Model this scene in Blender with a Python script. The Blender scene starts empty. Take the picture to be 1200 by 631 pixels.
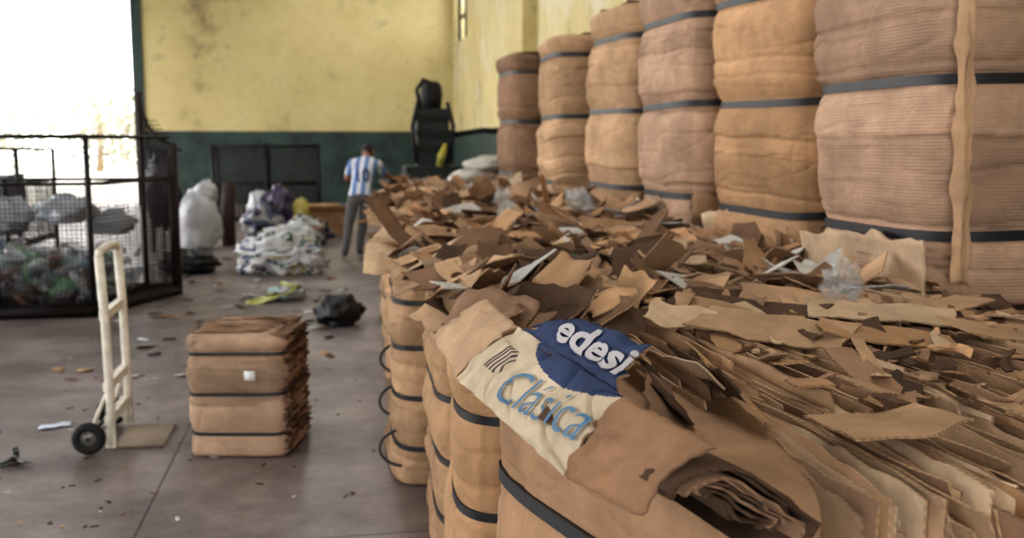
import bpy, math, random
from mathutils import Vector, Matrix, noise, Euler
from mathutils.bvhtree import BVHTree
R = random.Random(7)
scene = bpy.context.scene
COL = scene.collection

def lin(c):
    l = [((x/255)/12.92 if x/255 <= .04045 else (((x/255)+.055)/1.055)**2.4) for x in c]
    y = .25*l[0]+.65*l[1]+.1*l[2]
    return tuple(v*.86+y*.14 for v in l)
def vary(c, a=.12):
    k = 1+R.uniform(-a, a)
    return tuple(max(0, min(1, v*k)) for v in c)

# ------------------------------------------------------------ materials
def nmat(name):
    m = bpy.data.materials.new(name); m.use_nodes = True
    nt = m.node_tree; b = nt.nodes['Principled BSDF']
    return m, nt, b
def N(nt, t, **kw):
    n = nt.nodes.new(t)
    for k, v in kw.items():
        if k in n.inputs: n.inputs[k].default_value = v
        else: setattr(n, k, v)
    return n
def simple(name, rgb, rough=.6, metal=0, bump=0, bscale=30, var=.25, vscale=4):
    m, nt, b = nmat(name)
    tc = N(nt, 'ShaderNodeTexCoord')
    n = N(nt, 'ShaderNodeTexNoise', Scale=vscale, Detail=6.0)
    nt.links.new(tc.outputs['Object'], n.inputs['Vector'])
    r = N(nt, 'ShaderNodeValToRGB')
    c = lin(rgb)
    r.color_ramp.elements[0].position = .3; r.color_ramp.elements[1].position = .7
    r.color_ramp.elements[0].color = tuple(x*(1-var) for x in c)+(1,)
    r.color_ramp.elements[1].color = tuple(min(1, x*(1+var)) for x in c)+(1,)
    nt.links.new(n.outputs['Fac'], r.inputs['Fac'])
    nt.links.new(r.outputs['Color'], b.inputs['Base Color'])
    b.inputs['Roughness'].default_value = rough; b.inputs['Metallic'].default_value = metal
    if bump:
        n2 = N(nt, 'ShaderNodeTexNoise', Scale=bscale, Detail=5.0)
        nt.links.new(tc.outputs['Object'], n2.inputs['Vector'])
        bp = N(nt, 'ShaderNodeBump', Strength=bump, Distance=.02)
        nt.links.new(n2.outputs['Fac'], bp.inputs['Height']); nt.links.new(bp.outputs[0], b.inputs['Normal'])
    return m
def attr_mat(name, rough=.8, wave=0, wscale=20, var=.22, bump=.3, trans=0, spec=.3, crease=0, wdir='Z', wcol=0):
    m, nt, b = nmat(name)
    tc = N(nt, 'ShaderNodeTexCoord')
    at = N(nt, 'ShaderNodeAttribute', attribute_name='Col')
    n = N(nt, 'ShaderNodeTexNoise', Scale=3.5, Detail=9.0, Roughness=.68)
    nt.links.new(tc.outputs['Object'], n.inputs['Vector'])
    mr = N(nt, 'ShaderNodeMapRange'); mr.inputs['From Min'].default_value = .3; mr.inputs['From Max'].default_value = .7
    mr.inputs['To Min'].default_value = 1-var; mr.inputs['To Max'].default_value = 1+var*.7
    nt.links.new(n.outputs['Fac'], mr.inputs['Value'])
    mul = N(nt, 'ShaderNodeVectorMath', operation='SCALE')
    nt.links.new(at.outputs['Color'], mul.inputs[0]); nt.links.new(mr.outputs[0], mul.inputs['Scale'])
    colout = mul.outputs[0]
    b.inputs['Roughness'].default_value = rough
    b.inputs['Specular IOR Level'].default_value = spec
    n2 = N(nt, 'ShaderNodeTexNoise', Scale=22.0, Detail=6.0)
    nt.links.new(tc.outputs['Object'], n2.inputs['Vector'])
    bp = N(nt, 'ShaderNodeBump', Strength=bump, Distance=.012)
    nt.links.new(n2.outputs['Fac'], bp.inputs['Height'])
    last = bp
    if crease:
        mp = N(nt, 'ShaderNodeMapping'); mp.inputs['Scale'].default_value = (3, 3, 6)
        nt.links.new(tc.outputs['Object'], mp.inputs['Vector'])
        n3 = N(nt, 'ShaderNodeTexVoronoi', feature='DISTANCE_TO_EDGE', Scale=1.0)
        nn_ = N(nt, 'ShaderNodeTexNoise', Scale=1.5, Detail=3.0); nt.links.new(mp.outputs[0], nn_.inputs['Vector'])
        vm = N(nt, 'ShaderNodeVectorMath', operation='ADD'); nt.links.new(mp.outputs[0], vm.inputs[0]); nt.links.new(nn_.outputs['Color'], vm.inputs[1])
        nt.links.new(vm.outputs[0], n3.inputs['Vector'])
        mm = N(nt, 'ShaderNodeMapRange'); mm.inputs['From Max'].default_value = .10
        nt.links.new(n3.outputs['Distance'], mm.inputs['Value'])
        b3 = N(nt, 'ShaderNodeBump', Strength=crease, Distance=.010)
        nt.links.new(mm.outputs[0], b3.inputs['Height']); nt.links.new(bp.outputs[0], b3.inputs['Normal']); last = b3
    if wave or wcol:
        w = N(nt, 'ShaderNodeTexWave', wave_type='BANDS', bands_direction=wdir, Scale=float(wscale), Distortion=.7, Detail=1.5)
        w.inputs['Detail Scale'].default_value = .4
        nt.links.new(tc.outputs['Object'], w.inputs['Vector'])
        if wave:
            n4 = N(nt, 'ShaderNodeTexNoise', Scale=2.0, Detail=3.0); nt.links.new(tc.outputs['Object'], n4.inputs['Vector'])
            m4 = N(nt, 'ShaderNodeMapRange'); m4.inputs['From Min'].default_value = .33; m4.inputs['From Max'].default_value = .6; m4.inputs['To Min'].default_value = .25; nt.links.new(n4.outputs['Fac'], m4.inputs['Value'])
            mw = N(nt, 'ShaderNodeMath', operation='MULTIPLY'); nt.links.new(w.outputs['Fac'], mw.inputs[0]); nt.links.new(m4.outputs[0], mw.inputs[1])
            b2 = N(nt, 'ShaderNodeBump', Strength=wave, Distance=.003)
            nt.links.new(mw.outputs[0], b2.inputs['Height']); nt.links.new(last.outputs[0], b2.inputs['Normal'])
            last = b2
        if wcol:
            m5 = N(nt, 'ShaderNodeMapRange'); m5.inputs['To Min'].default_value = 1-wcol; m5.inputs['To Max'].default_value = 1.1; nt.links.new(w.outputs['Fac'], m5.inputs['Value'])
            mu2 = N(nt, 'ShaderNodeVectorMath', operation='SCALE'); nt.links.new(colout, mu2.inputs[0]); nt.links.new(m5.outputs[0], mu2.inputs['Scale']); colout = mu2.outputs[0]
    nt.links.new(colout, b.inputs['Base Color'])
    nt.links.new(last.outputs[0], b.inputs['Normal'])
    if trans:
        tr = N(nt, 'ShaderNodeBsdfTransparent'); mx = N(nt, 'ShaderNodeMixShader', Fac=trans)
        out = nt.nodes['Material Output']
        nt.links.new(b.outputs[0], mx.inputs[1]); nt.links.new(tr.outputs[0], mx.inputs[2]); nt.links.new(mx.outputs[0], out.inputs[0])
    return m

M_BALE = attr_mat('bale_cardboard', wave=.45, wscale=26, var=.32, crease=.25, rough=.9, spec=.15)
M_BALE2 = attr_mat('bale_cardboard_plain', wave=.12, wscale=50, var=.34, crease=.3, rough=.9, spec=.15)
M_SCRAP = attr_mat('scrap_cardboard', var=.38, bump=.5, rough=.9, spec=.15)
M_EDGE = attr_mat('corrugated_edge', var=.25, wdir='DIAGONAL', wscale=34, wcol=.3, rough=.9, spec=.1)
M_PLASTIC = attr_mat('plastic_film', rough=.25, var=.15, bump=.5, spec=.6)
M_CLEAR = attr_mat('clear_plastic', rough=.12, var=.1, bump=.4, trans=.6, spec=.8)
M_STRAP = simple('strap_plastic', (26, 28, 34), .5, var=.2)
M_DARKMETAL = simple('dark_steel', (30, 28, 30), .5, .4)
M_RUST = simple('rusty_mesh', (50, 36, 38), .8, .2)
M_WHITEPAINT = simple('white_chipped_paint', (216, 210, 196), .45, var=.2, vscale=18)
M_RUBBER = simple('black_rubber', (20, 20, 22), .7)
M_GREENMETAL = simple('dark_green_paint', (26, 52, 46), .5)
M_BLACK = simple('black_bin_film', (16, 17, 22), .45, bump=.6, bscale=14)

def wall_mat(name, side=False):
    m, nt, b = nmat(name)
    g = N(nt, 'ShaderNodeNewGeometry'); sp = N(nt, 'ShaderNodeSeparateXYZ')
    nt.links.new(g.outputs['Position'], sp.inputs[0])
    n = N(nt, 'ShaderNodeTexNoise', Scale=.5, Detail=11.0, Roughness=.72); nt.links.new(g.outputs['Position'], n.inputs['Vector'])
    r = N(nt, 'ShaderNodeValToRGB'); e = r.color_ramp.elements
    e[0].position = .30; e[0].color = lin((138, 122, 86))+(1,)
    e[1].position = .62; e[1].color = lin((206, 190, 130))+(1,)
    x = e.new(.44); x.color = lin((190, 173, 112))+(1,)
    nt.links.new(n.outputs['Fac'], r.inputs['Fac'])
    n2 = N(nt, 'ShaderNodeTexNoise', Scale=1.3 if side else 1.0, Detail=12.0, Roughness=.75); nt.links.new(g.outputs['Position'], n2.inputs['Vector'])
    r2 = N(nt, 'ShaderNodeValToRGB'); e = r2.color_ramp.elements
    e[0].position = .56 if not side else .5; e[0].color = (0, 0, 0, 1); e[1].position = .63 if not side else .57; e[1].color = (.8, .8, .8, 1)
    nt.links.new(n2.outputs['Fac'], r2.inputs['Fac'])
    mx = N(nt, 'ShaderNodeMix', data_type='RGBA')
    nt.links.new(r2.outputs['Color'], mx.inputs['Factor']); nt.links.new(r.outputs['Color'], mx.inputs['A'])
    mx.inputs['B'].default_value = lin((205, 196, 168) if side else (162, 148, 110))+(1,)
    n3 = N(nt, 'ShaderNodeTexNoise', Scale=1.6, Detail=12.0, Roughness=.78); nt.links.new(g.outputs['Position'], n3.inputs['Vector'])
    r3 = N(nt, 'ShaderNodeValToRGB'); e = r3.color_ramp.elements
    e[0].position = .35; e[0].color = lin((20, 38, 37))+(1,); e[1].position = .7; e[1].color = lin((58, 82, 75))+(1,)
    nt.links.new(n3.outputs['Fac'], r3.inputs['Fac'])
    jit = N(nt, 'ShaderNodeMath', operation='MULTIPLY_ADD'); nt.links.new(n3.outputs['Fac'], jit.inputs[0]); jit.inputs[1].default_value = .06; nt.links.new(sp.outputs['Z'], jit.inputs[2])
    gt = N(nt, 'ShaderNodeMath', operation='GREATER_THAN'); gt.inputs[1].default_value = 2.0
    nt.links.new(jit.outputs[0], gt.inputs[0])
    m2 = N(nt, 'ShaderNodeMix', data_type='RGBA')
    nt.links.new(gt.outputs[0], m2.inputs['Factor']); nt.links.new(r3.outputs['Color'], m2.inputs['A']); nt.links.new(mx.outputs['Result'], m2.inputs['B'])
    nt.links.new(m2.outputs['Result'], b.inputs['Base Color'])
    b.inputs['Roughness'].default_value = .7
    bp = N(nt, 'ShaderNodeBump', Strength=.3, Distance=.03); nt.links.new(n2.outputs['Fac'], bp.inputs['Height']); nt.links.new(bp.outputs[0], b.inputs['Normal'])
    return m
M_WALL = wall_mat('painted_wall'); M_WALLS = wall_mat('painted_wall_peeling', True)

def floor_mat():
    m, nt, b = nmat('stained_concrete')
    g = N(nt, 'ShaderNodeNewGeometry'); sp = N(nt, 'ShaderNodeSeparateXYZ'); nt.links.new(g.outputs['Position'], sp.inputs[0])
    n = N(nt, 'ShaderNodeTexNoise', Scale=.8, Detail=14.0, Roughness=.78); nt.links.new(g.outputs['Position'], n.inputs['Vector'])
    r = N(nt, 'ShaderNodeValToRGB'); e = r.color_ramp.elements
    e[0].position = .34; e[0].color = lin((74, 64, 63))+(1,); e[1].position = .66; e[1].color = lin((150, 137, 133))+(1,)
    x = e.new(.5); x.color = lin((114, 102, 100))+(1,)
    nt.links.new(n.outputs['Fac'], r.inputs['Fac'])
    def joint(sock, pos, period=None):
        s = N(nt, 'ShaderNodeMath', operation='SUBTRACT'); nt.links.new(sp.outputs[sock], s.inputs[0]); s.inputs[1].default_value = pos
        last = s
        if period:
            p = N(nt, 'ShaderNodeMath', operation='PINGPONG'); nt.links.new(s.outputs[0], p.inputs[0]); p.inputs[1].default_value = period/2; last = p
        a = N(nt, 'ShaderNodeMath', operation='ABSOLUTE'); nt.links.new(last.outputs[0], a.inputs[0])
        l = N(nt, 'ShaderNodeMath', operation='LESS_THAN'); nt.links.new(a.outputs[0], l.inputs[0]); l.inputs[1].default_value = .006
        return l
    j1 = joint('X', -.82, 4.0); j2 = joint('Y', 8.2, 4.2)
    mxm = N(nt, 'ShaderNodeMath', operation='MAXIMUM'); nt.links.new(j1.outputs[0], mxm.inputs[0]); nt.links.new(j2.outputs[0], mxm.inputs[1])
    m2 = N(nt, 'ShaderNodeMix', data_type='RGBA'); nt.links.new(mxm.outputs[0], m2.inputs['Factor']); nt.links.new(r.outputs['Color'], m2.inputs['A'])
    m2.inputs['B'].default_value = lin((42, 37, 39))+(1,)
    nt.links.new(m2.outputs['Result'], b.inputs['Base Color'])
    n2 = N(nt, 'ShaderNodeTexNoise', Scale=2.2, Detail=6.0); nt.links.new(g.outputs['Position'], n2.inputs['Vector'])
    mr = N(nt, 'ShaderNodeMapRange'); mr.inputs['To Min'].default_value = .25; mr.inputs['To Max'].default_value = .6
    nt.links.new(n2.outputs['Fac'], mr.inputs['Value']); nt.links.new(mr.outputs[0], b.inputs['Roughness'])
    bp = N(nt, 'ShaderNodeBump', Strength=.15, Distance=.01); nt.links.new(n.outputs['Fac'], bp.inputs['Height']); nt.links.new(bp.outputs[0], b.inputs['Normal'])
    return m
M_FLOOR = floor_mat()
M_CEIL = simple('roof_sheet', (110, 108, 102), .8)
M_GROUND = simple('outside_ground', (205, 200, 188), .9, vscale=.5)

# ------------------------------------------------------------ mesh builder
class MB:
    def __init__(s): s.v = []; s.f = []; s.c = []; s.m = []; s.sm = []; s.edge = None; s.flat = False
    def face(s, idx, col, mat=0, sm=True): s.f.append(idx); s.c.append(col); s.m.append(mat); s.sm.append(sm)
    def build(s, name, mats, parent=None):
        me = bpy.data.meshes.new(name); me.from_pydata(s.v, [], s.f)
        for m in mats: me.materials.append(m)
        me.polygons.foreach_set('material_index', s.m)
        me.polygons.foreach_set('use_smooth', s.sm)
        a = me.color_attributes.new('Col', 'FLOAT_COLOR', 'CORNER'); buf = []
        for f, c in zip(s.f, s.c): buf.extend((c[0], c[1], c[2], 1.0)*len(f))
        a.data.foreach_set('color', buf); me.update()
        o = bpy.data.objects.new(name, me); COL.objects.link(o)
        if parent: o.parent = parent
        return o
    def box(s, x0, x1, y0, y1, z0, z1, col=(.5, .5, .5), mat=0, M=None):
        b = len(s.v)
        for z in (z0, z1):
            for x, y in ((x0, y0), (x1, y0), (x1, y1), (x0, y1)):
                p = Vector((x, y, z)); s.v.append(tuple(M @ p if M else p))
        for q in ((3, 2, 1, 0), (4, 5, 6, 7), (0, 1, 5, 4), (1, 2, 6, 5), (2, 3, 7, 6), (3, 0, 4, 7)):
            s.face([b+i for i in q], col, mat, False)
    def tube(s, pts, rad, seg=10, col=(.5, .5, .5), mat=0, closed=False, flat=1.0):
        pts = [Vector(p) for p in pts]; n = len(pts)
        if not isinstance(rad, (list, tuple)): rad = [rad]*n
        b = len(s.v); up = None
        for i, p in enumerate(pts):
            if closed: d = pts[(i+1) % n]-pts[i-1]
            else: d = pts[min(i+1, n-1)]-pts[max(i-1, 0)]
            d.normalize()
            if up is None:
                up = Vector((0, 0, 1)) if abs(d.z) < .9 else Vector((1, 0, 0))
            a = d.cross(up).normalized(); up = a.cross(d).normalized()
            for k in range(seg):
                t = 2*math.pi*k/seg
                s.v.append(tuple(p+a*math.cos(t)*rad[i]+up*math.sin(t)*rad[i]*flat))
        m = n if closed else n-1
        for i in range(m):
            j = (i+1) % n
            for k in range(seg):
                l = (k+1) % seg
                s.face([b+i*seg+k, b+i*seg+l, b+j*seg+l, b+j*seg+k], col, mat)
        if not closed:
            s.face([b+k for k in range(seg)][::-1], col, mat); s.face([b+(n-1)*seg+k for k in range(seg)], col, mat)
    def sheet(s, M, lx, ly, th=.005, col=(.5, .4, .3), nx=8, ny=5, bx=0, by=0, tw=0, rag=.01, wob=.01, mat=0, fold=None, edgecol=None, skew=0, corner=0):
        b = len(s.v); sd = R.uniform(0, 500)
        ec = edgecol or tuple(v*.85 for v in col)
        em = mat if s.edge is None else s.edge
        W = nx+1
        for L in (0, 1):
            for j in range(ny+1):
                for i in range(nx+1):
                    u = i/nx*2-1; v = j/ny*2-1
                    x = u*lx/2+skew*v*ly*.5; y = v*ly/2*(1-corner*max(0, u))
                    if i in (0, nx): x += noise.noise(Vector((sd, y*14, 0)))*rag*2*(1 if i else -1)
                    if j in (0, ny): y += noise.noise(Vector((sd, 9, x*14)))*rag*2
                    z = bx*u*u+by*v*v+tw*u*v+noise.noise(Vector((x*5+sd, y*5, sd)))*wob*2
                    if fold:
                        fp, fa = fold
                        if u > fp: z += (u-fp)*lx/2*fa
                    p = M @ Vector((x, y, z-L*th)); s.v.append(tuple(p))
        o = (nx+1)*(ny+1); sm = not s.flat
        for j in range(ny):
            for i in range(nx):
                a = b+j*W+i
                s.face([a, a+1, a+1+W, a+W], col, mat, sm); s.face([a+o, a+o+W, a+o+1+W, a+o+1], col, mat, sm)
        for i in range(nx):
            a = b+i; s.face([a, a+o, a+o+1, a+1], ec, em, False)
            a = b+ny*W+i; s.face([a, a+1, a+o+1, a+o], ec, em, False)
        for j in range(ny):
            a = b+j*W; s.face([a, a+W, a+o+W, a+o], ec, em, False)
            a = b+j*W+nx; s.face([a, a+o, a+o+W, a+W], ec, em, False)
    def blob(s, c, r, amp=.15, fr=2.5, col=(.5, .5, .5), mat=0, n=28, stripes=None, ridg=True, flatbottom=True):
        b = len(s.v); sd = R.uniform(0, 900); m = n//2; c = Vector(c)
        for j in range(m+1):
            th = math.pi*j/m
            for i in range(n):
                ph = 2*math.pi*i/n
                d = Vector((math.sin(th)*math.cos(ph), math.sin(th)*math.sin(ph), math.cos(th)))
                k = noise.noise(d*fr+Vector((sd, 0, 0)))*amp+((abs(noise.noise(d*fr*2.3+Vector((0, sd, 0))))-.2)*amp*.9 if ridg else 0)
                p = Vector((d.x*r[0], d.y*r[1], d.z*r[2]))*(1+k)
                if flatbottom: p.z = max(p.z, -r[2]*.8)
                s.v.append(tuple(c+p))
        for j in range(m):
            for i in range(n):
                l = (i+1) % n; cc = col
                if stripes: cc = stripes[int((noise.noise(Vector((i/n*6, j/m*5, sd)))+1)*.5*len(stripes)*1.999) % len(stripes)]
                s.face([b+j*n+i, b+(j+1)*n+i, b+(j+1)*n+l, b+j*n+l], cc, mat)
def empty(name, loc=(0, 0, 0)):
    e = bpy.data.objects.new(name, None); e.location = (0, 0, 0); COL.objects.link(e); return e

def TRS(loc, rx=0, ry=0, rz=0):
    return Matrix.Translation(loc) @ Euler((rx, ry, rz)).to_matrix().to_4x4()

# ------------------------------------------------------------ room
def boxobj(name, x0, x1, y0, y1, z0, z1, mat):
    b = MB(); b.box(x0, x1, y0, y1, z0, z1); return b.build(name, [mat])
XW = 3.45; YB = 28.0; XL = -9.0
boxobj('floor', XL, XW+.3, -5, YB+.3, -.2, 0, M_FLOOR)
boxobj('ground_outside', -90, 60, YB+.3, 120, -.3, -.05, M_GROUND)
boxobj('ground_yard', -90, XL, -30, YB+.3, -.3, -.05, M_GROUND)
boxobj('wall_back', -4.75, XW+.3, YB, YB+.3, 0, 7, M_WALL)
b = MB()
b.box(XW, XW+.3, -5, 25.2, 0, 7); b.box(XW, XW+.3, 27.5, YB, 0, 7); b.box(XW, XW+.3, 25.2, 27.5, 0, 4.3); b.box(XW, XW+.3, 25.2, 27.5, 6.3, 7)
b.build('wall_right', [M_WALLS])
b = MB()
for y in (25.2, 26.3, 27.4): b.box(XW+.1, XW+.16, y, y+.08, 4.3, 6.3)
for z in (4.3, 4.95, 5.6, 6.22): b.box(XW+.1, XW+.16, 25.2, 27.5, z, z+.07)
b.build('window_1', [M_DARKMETAL])
b = MB(); b.box(XW-.25, XW, 16.6, 17.1, 0, 7); b.build('wall_pilaster', [M_WALL])
b = MB(); b.box(-5.02, -4.75, YB-.05, YB+.3, 0, 7); b.build('trim_1', [M_GREENMETAL])
b = MB()
b.box(XL-.3, XL, -5, 1.5, 0, 7)  # unseen closed stretch, added to cut side light on the foreground
for y in (8, 17, 27.6): b.box(XL-.3, XL, y, y+.4, 0, 7)
b.box(XL-.3, XL, 1.5, YB, 6.0, 7); b.build('wall_left', [M_WALL])
b = MB(); b.box(XL-.3, -5, -5.3, -5, 0, 7); b.box(1, XW+.3, -5.3, -5, 0, 7); b.box(-5, 1, -5.3, -5, 4.5, 7); b.build('added_front_wall', [M_WALL])  # unseen wall added behind the camera to lower the light inside
b = MB()
b.box(XL-.3, -.4, -5.3, YB+.3, 7, 7.1); b.box(.6, XW+.3, -5.3, YB+.3, 7, 7.1)  # gap between roof halves shaped to let top light onto the cardboard
for y in range(-5, 28, 4): b.box(XL, XW, y, y+.15, 6.8, 7.0)
b.build('ceiling', [M_CEIL])

# ------------------------------------------------------------ bales
def bale(cx, cy, z0, wx, wy, h, rz, bands, col, bulge=.035, tilt=(0, 0), n=80, m=54, p=7.0, seed=None, name='cardboard_bale', strap=.017, extra=None, nz=1.0, mat=None, layers=0):
    mb = MB(); sd = R.uniform(0, 300) if seed is None else seed
    M = Matrix.Translation((cx, cy, z0)) @ Euler((tilt[0], tilt[1], rz)).to_matrix().to_4x4()
    folds = sorted(R.uniform(.06, h-.06) for _ in range(layers)); offv = [R.uniform(-.010, .008) for _ in range(layers+1)]
    def lay(x, y, z):
        w = noise.noise(Vector((x*2.2+sd, y*2.2, 3)))*.05
        k = sum(1 for f in folds if z+w > f)
        dm = min([abs(z+w-f) for f in folds] or [1])
        return k, dm
    def surf(t, z, off=0, onstrap=False):
        c, s = math.cos(t), math.sin(t)
        ux = math.copysign(abs(c)**(2/p), c); uy = math.copysign(abs(s)**(2/p), s)
        x = ux*wx/2; y = uy*wy/2
        nx_ = math.copysign(abs(ux)**(p-1), ux)/wx; ny_ = math.copysign(abs(uy)**(p-1), uy)/wy
        l = math.hypot(nx_, ny_) or 1; nx_ /= l; ny_ /= l
        zz = min(max(z, 0), h)
        d = min(abs(zz-bz) for bz in bands)
        q = min(1, max(0, (d-strap*1.05)/.15)); o = bulge*math.sin(q*math.pi/2)**.7
        r = .06
        if zz > h-r: k = (zz-h+r)/r; o -= (1-math.sqrt(max(0, 1-k*k)))*r
        if zz < r*.6: k = 1-zz/(r*.6); o -= (1-math.sqrt(max(0, 1-k*k)))*r*.6
        o += nz*(noise.noise(Vector((x*2, y*2, zz*1.5+sd)))*.024)
        if not onstrap:
            f = min(1, d/.05)
            o += f*nz*(noise.noise(Vector((x*4, y*4, zz*9+sd)))*.009)
            if layers:
                k, dm = lay(x, y, zz); o += f*(offv[k]-.010*max(0, 1-dm/.014))
            cr = abs(noise.noise(Vector((x*2+sd, y*2, zz*7))))
            o -= f*nz*max(0, .05-cr)*.16
            cr = abs(noise.noise(Vector((x*5, y*5+sd, zz*2+9))))
            o -= f*nz*max(0, .04-cr)*.14
            if d < .08: o += nz*(1-d/.08)*min(1, d/.03)*noise.noise(Vector((x*17, y*17, sd)))*.009
        o += off
        return (x+nx_*o, y+ny_*o, zz)
    zs = [h*k/m for k in range(m+1)]
    for z in zs:
        for i in range(n):
            mb.v.append(tuple(M @ Vector(surf(2*math.pi*i/n+.001, z))))
    c1 = col
    for k in range(m):
        q = sum(1 for e in bands if zs[k] > e)
        for i in range(n):
            l = (i+1) % n
            side = int(((i/n*4+.5) % 4))
            kk = 1+.10*math.sin(q*2.3+side*1.7+sd)
            if layers:
                v0 = mb.v[k*n+i]; kk *= 1+.12*math.sin(lay(v0[0]-cx, v0[1]-cy, zs[k])[0]*2.7+sd)
            mb.face([k*n+i, k*n+l, (k+1)*n+l, (k+1)*n+i], tuple(v*kk for v in c1), 0)
    base = m*n; prev = base
    for s_ in (.93, .8, .6, .35):
        b0 = len(mb.v)
        for i in range(n):
            x, y, z = surf(2*math.pi*i/n+.001, h)
            x *= s_; y *= s_
            z += noise.noise(Vector((x*9, y*4, sd)))*.02+.008
            mb.v.append(tuple(M @ Vector((x, y, z))))
        for i in range(n):
            l = (i+1) % n; mb.face([prev+i, prev+l, b0+l, b0+i], c1, 0)
        prev = b0
    mb.face([prev+i for i in range(n)], c1, 0)
    mb.face([i for i in range(n)][::-1], c1, 0)
    for bi, bz in enumerate(bands):
        b0 = len(mb.v); ph = R.uniform(0, 6)
        for i in range(n):
            t = 2*math.pi*i/n+.001; zc = bz+.006*math.sin(t+ph)
            for (dz, of) in ((-strap, .008), (strap, .008), (strap, -.006), (-strap, -.006)):
                q = surf(t, bz, of, True); mb.v.append(tuple(M @ Vector((q[0], q[1], zc+dz))))
        for i in range(n):
            l = (i+1) % n
            for a in range(4):
                e = (a+1) % 4
                mb.face([b0+i*4+a, b0+l*4+a, b0+l*4+e, b0+i*4+e], (.03, .03, .04), 1, False)
    if extra: extra(mb, M)
    return mb.build(name, [mat or M_BALE2, M_STRAP, M_SCRAP, M_PLASTIC])

TAN = lin((178, 144, 110)); ORG = lin((184, 144, 104)); PNK = lin((172, 140, 116)); DRK = lin((140, 109, 85)); LGT = lin((194, 166, 134)); BRN = lin((90, 69, 54))

def b6x(mb, M):
    mb.sheet(M @ TRS((-.585, -.02, .11), math.pi/2, -.06, -math.pi/2) , .90, .25, .005, lin((194, 166, 136)), 24, 10, rag=.016, wob=.014, by=.015, mat=2, corner=.15)
    for (dx, w_) in ((0, .04), (.025, .03)):
        mb.sheet(M @ TRS((-.510+dx, -.505-dx*.3, .80), math.pi/2, 0, -.8), w_, 1.42, .004, vary(TAN, .08), 3, 70, rag=.009, wob=.010, mat=2)
def loose(h):
    def f(mb, M):
        for k in range(7):
            mb.sheet(M @ TRS((-.57+R.uniform(-.02, .03), R.uniform(-.45, .4), R.uniform(.03, .14)), math.pi/2+R.uniform(-.3, .2), R.uniform(-.25, .25), -math.pi/2+R.uniform(-.2, .2)), R.uniform(.15, .4), R.uniform(.10, .24), .005, vary(R.choice([TAN, LGT, DRK]), .15), 9, 6, rag=.016, wob=.012, mat=2, corner=R.uniform(0, .5))
        for k in range(5):
            mb.sheet(M @ TRS((R.uniform(-.5, -.2), -.54+R.uniform(-.02, .02), R.uniform(.05, .2)), math.pi/2, R.uniform(-.2, .2), R.uniform(-.2, .2)), R.uniform(.15, .4), R.uniform(.1, .2), .005, vary(R.choice([TAN, DRK]), .15), 8, 5, rag=.016, wob=.012, mat=2)
        for k in range(8):
            mb.sheet(M @ TRS((R.uniform(-.3, .1), R.uniform(-.3, .3), h+.012+k*.003), R.gauss(0, .03), R.gauss(0, .03), R.uniform(0, 6)), R.uniform(.3, .6), R.uniform(.2, .4), .005, vary(R.choice([TAN, DRK]), .2), 7, 5, rag=.015, mat=2)
    return f
UP = [
 (2.60, 3.58, .03, 0, -.03, PNK, 1.60, b6x),
 (2.70, 4.93, .10, .02, -.05, ORG, 1.60, 1),
 (2.59, 6.08, .02, 0, .0, PNK, 1.56, 1),
 (2.54, 7.25, .08, .01, .015, TAN, 1.52, 1),
 (2.44, 8.62, -.05, -.01, -.015, TAN, 1.46, 1),
 (2.44, 10.9, .03, 0, .01, DRK, 1.50, 1)]
for i, (cx, cy, rz, tx, ty, c, h, ex) in enumerate(UP):
    bale(cx, cy, 1.05, 1.09, .96, h, rz, [.24, .79, 1.30], c, bulge=.042, tilt=(tx, ty), n=170, m=190, p=5.4, extra=(loose(h) if ex == 1 else ex), strap=.018, nz=1.15, mat=M_BALE, layers=7)

ys = [2.0, 2.98, 3.97, 4.98, 6.0, 7.0, 8.0, 9.0, 10.05, 11.1, 12.1]
offs = [.0, .0, .03, -.07, .0, .03, .05, .10, .2, .3, .33]
for i, y in enumerate(ys):
    x0 = .36+offs[i]
    if i == 0:
        bale(.73, 1.98, 0, .50, .98, 1.03, .25, [.2, .5, .80], lin((168, 132, 99)), bulge=.02, n=150, m=110, p=7, layers=3)
    else:
        bale(x0+.46, y, 0, .90, .90, 1.04+R.uniform(-.02, .04), R.uniform(-.07, .07), [.18, .42, .66, .88] if i > 1 else [.3, .6, .86], [TAN, ORG, lin((168, 134, 99))][i % 3], bulge=.024, n=110, m=110, p=7, nz=1.2, strap=.012, layers=7)
    bale(1.72+offs[i]*.3, y+.05, 0, .84, .95, 1.0, 0, [.3, .7], DRK, n=48, m=24)
for y in (3.4, 4.42, 5.45, 6.5, 7.5, 8.5, 9.5, 10.6, 11.6):
    bale(2.76, y, 0, 1.08, .98, 1.03, 0, [.3, .7], DRK, n=48, m=24)

b = MB()
for (y, z, r) in ((4.95, .56, .06), (4.9, .36, .065), (4.75, .17, .07)):
    pts = [(.34-r*1.9*math.sin(t), y-.12+.03*math.cos(t), z+r*1.2*math.cos(t)) for t in [math.pi*k/14 for k in range(15)]]
    b.tube(pts, .007, 6)
b.build('baling_wire_loops', [M_STRAP])

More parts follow.
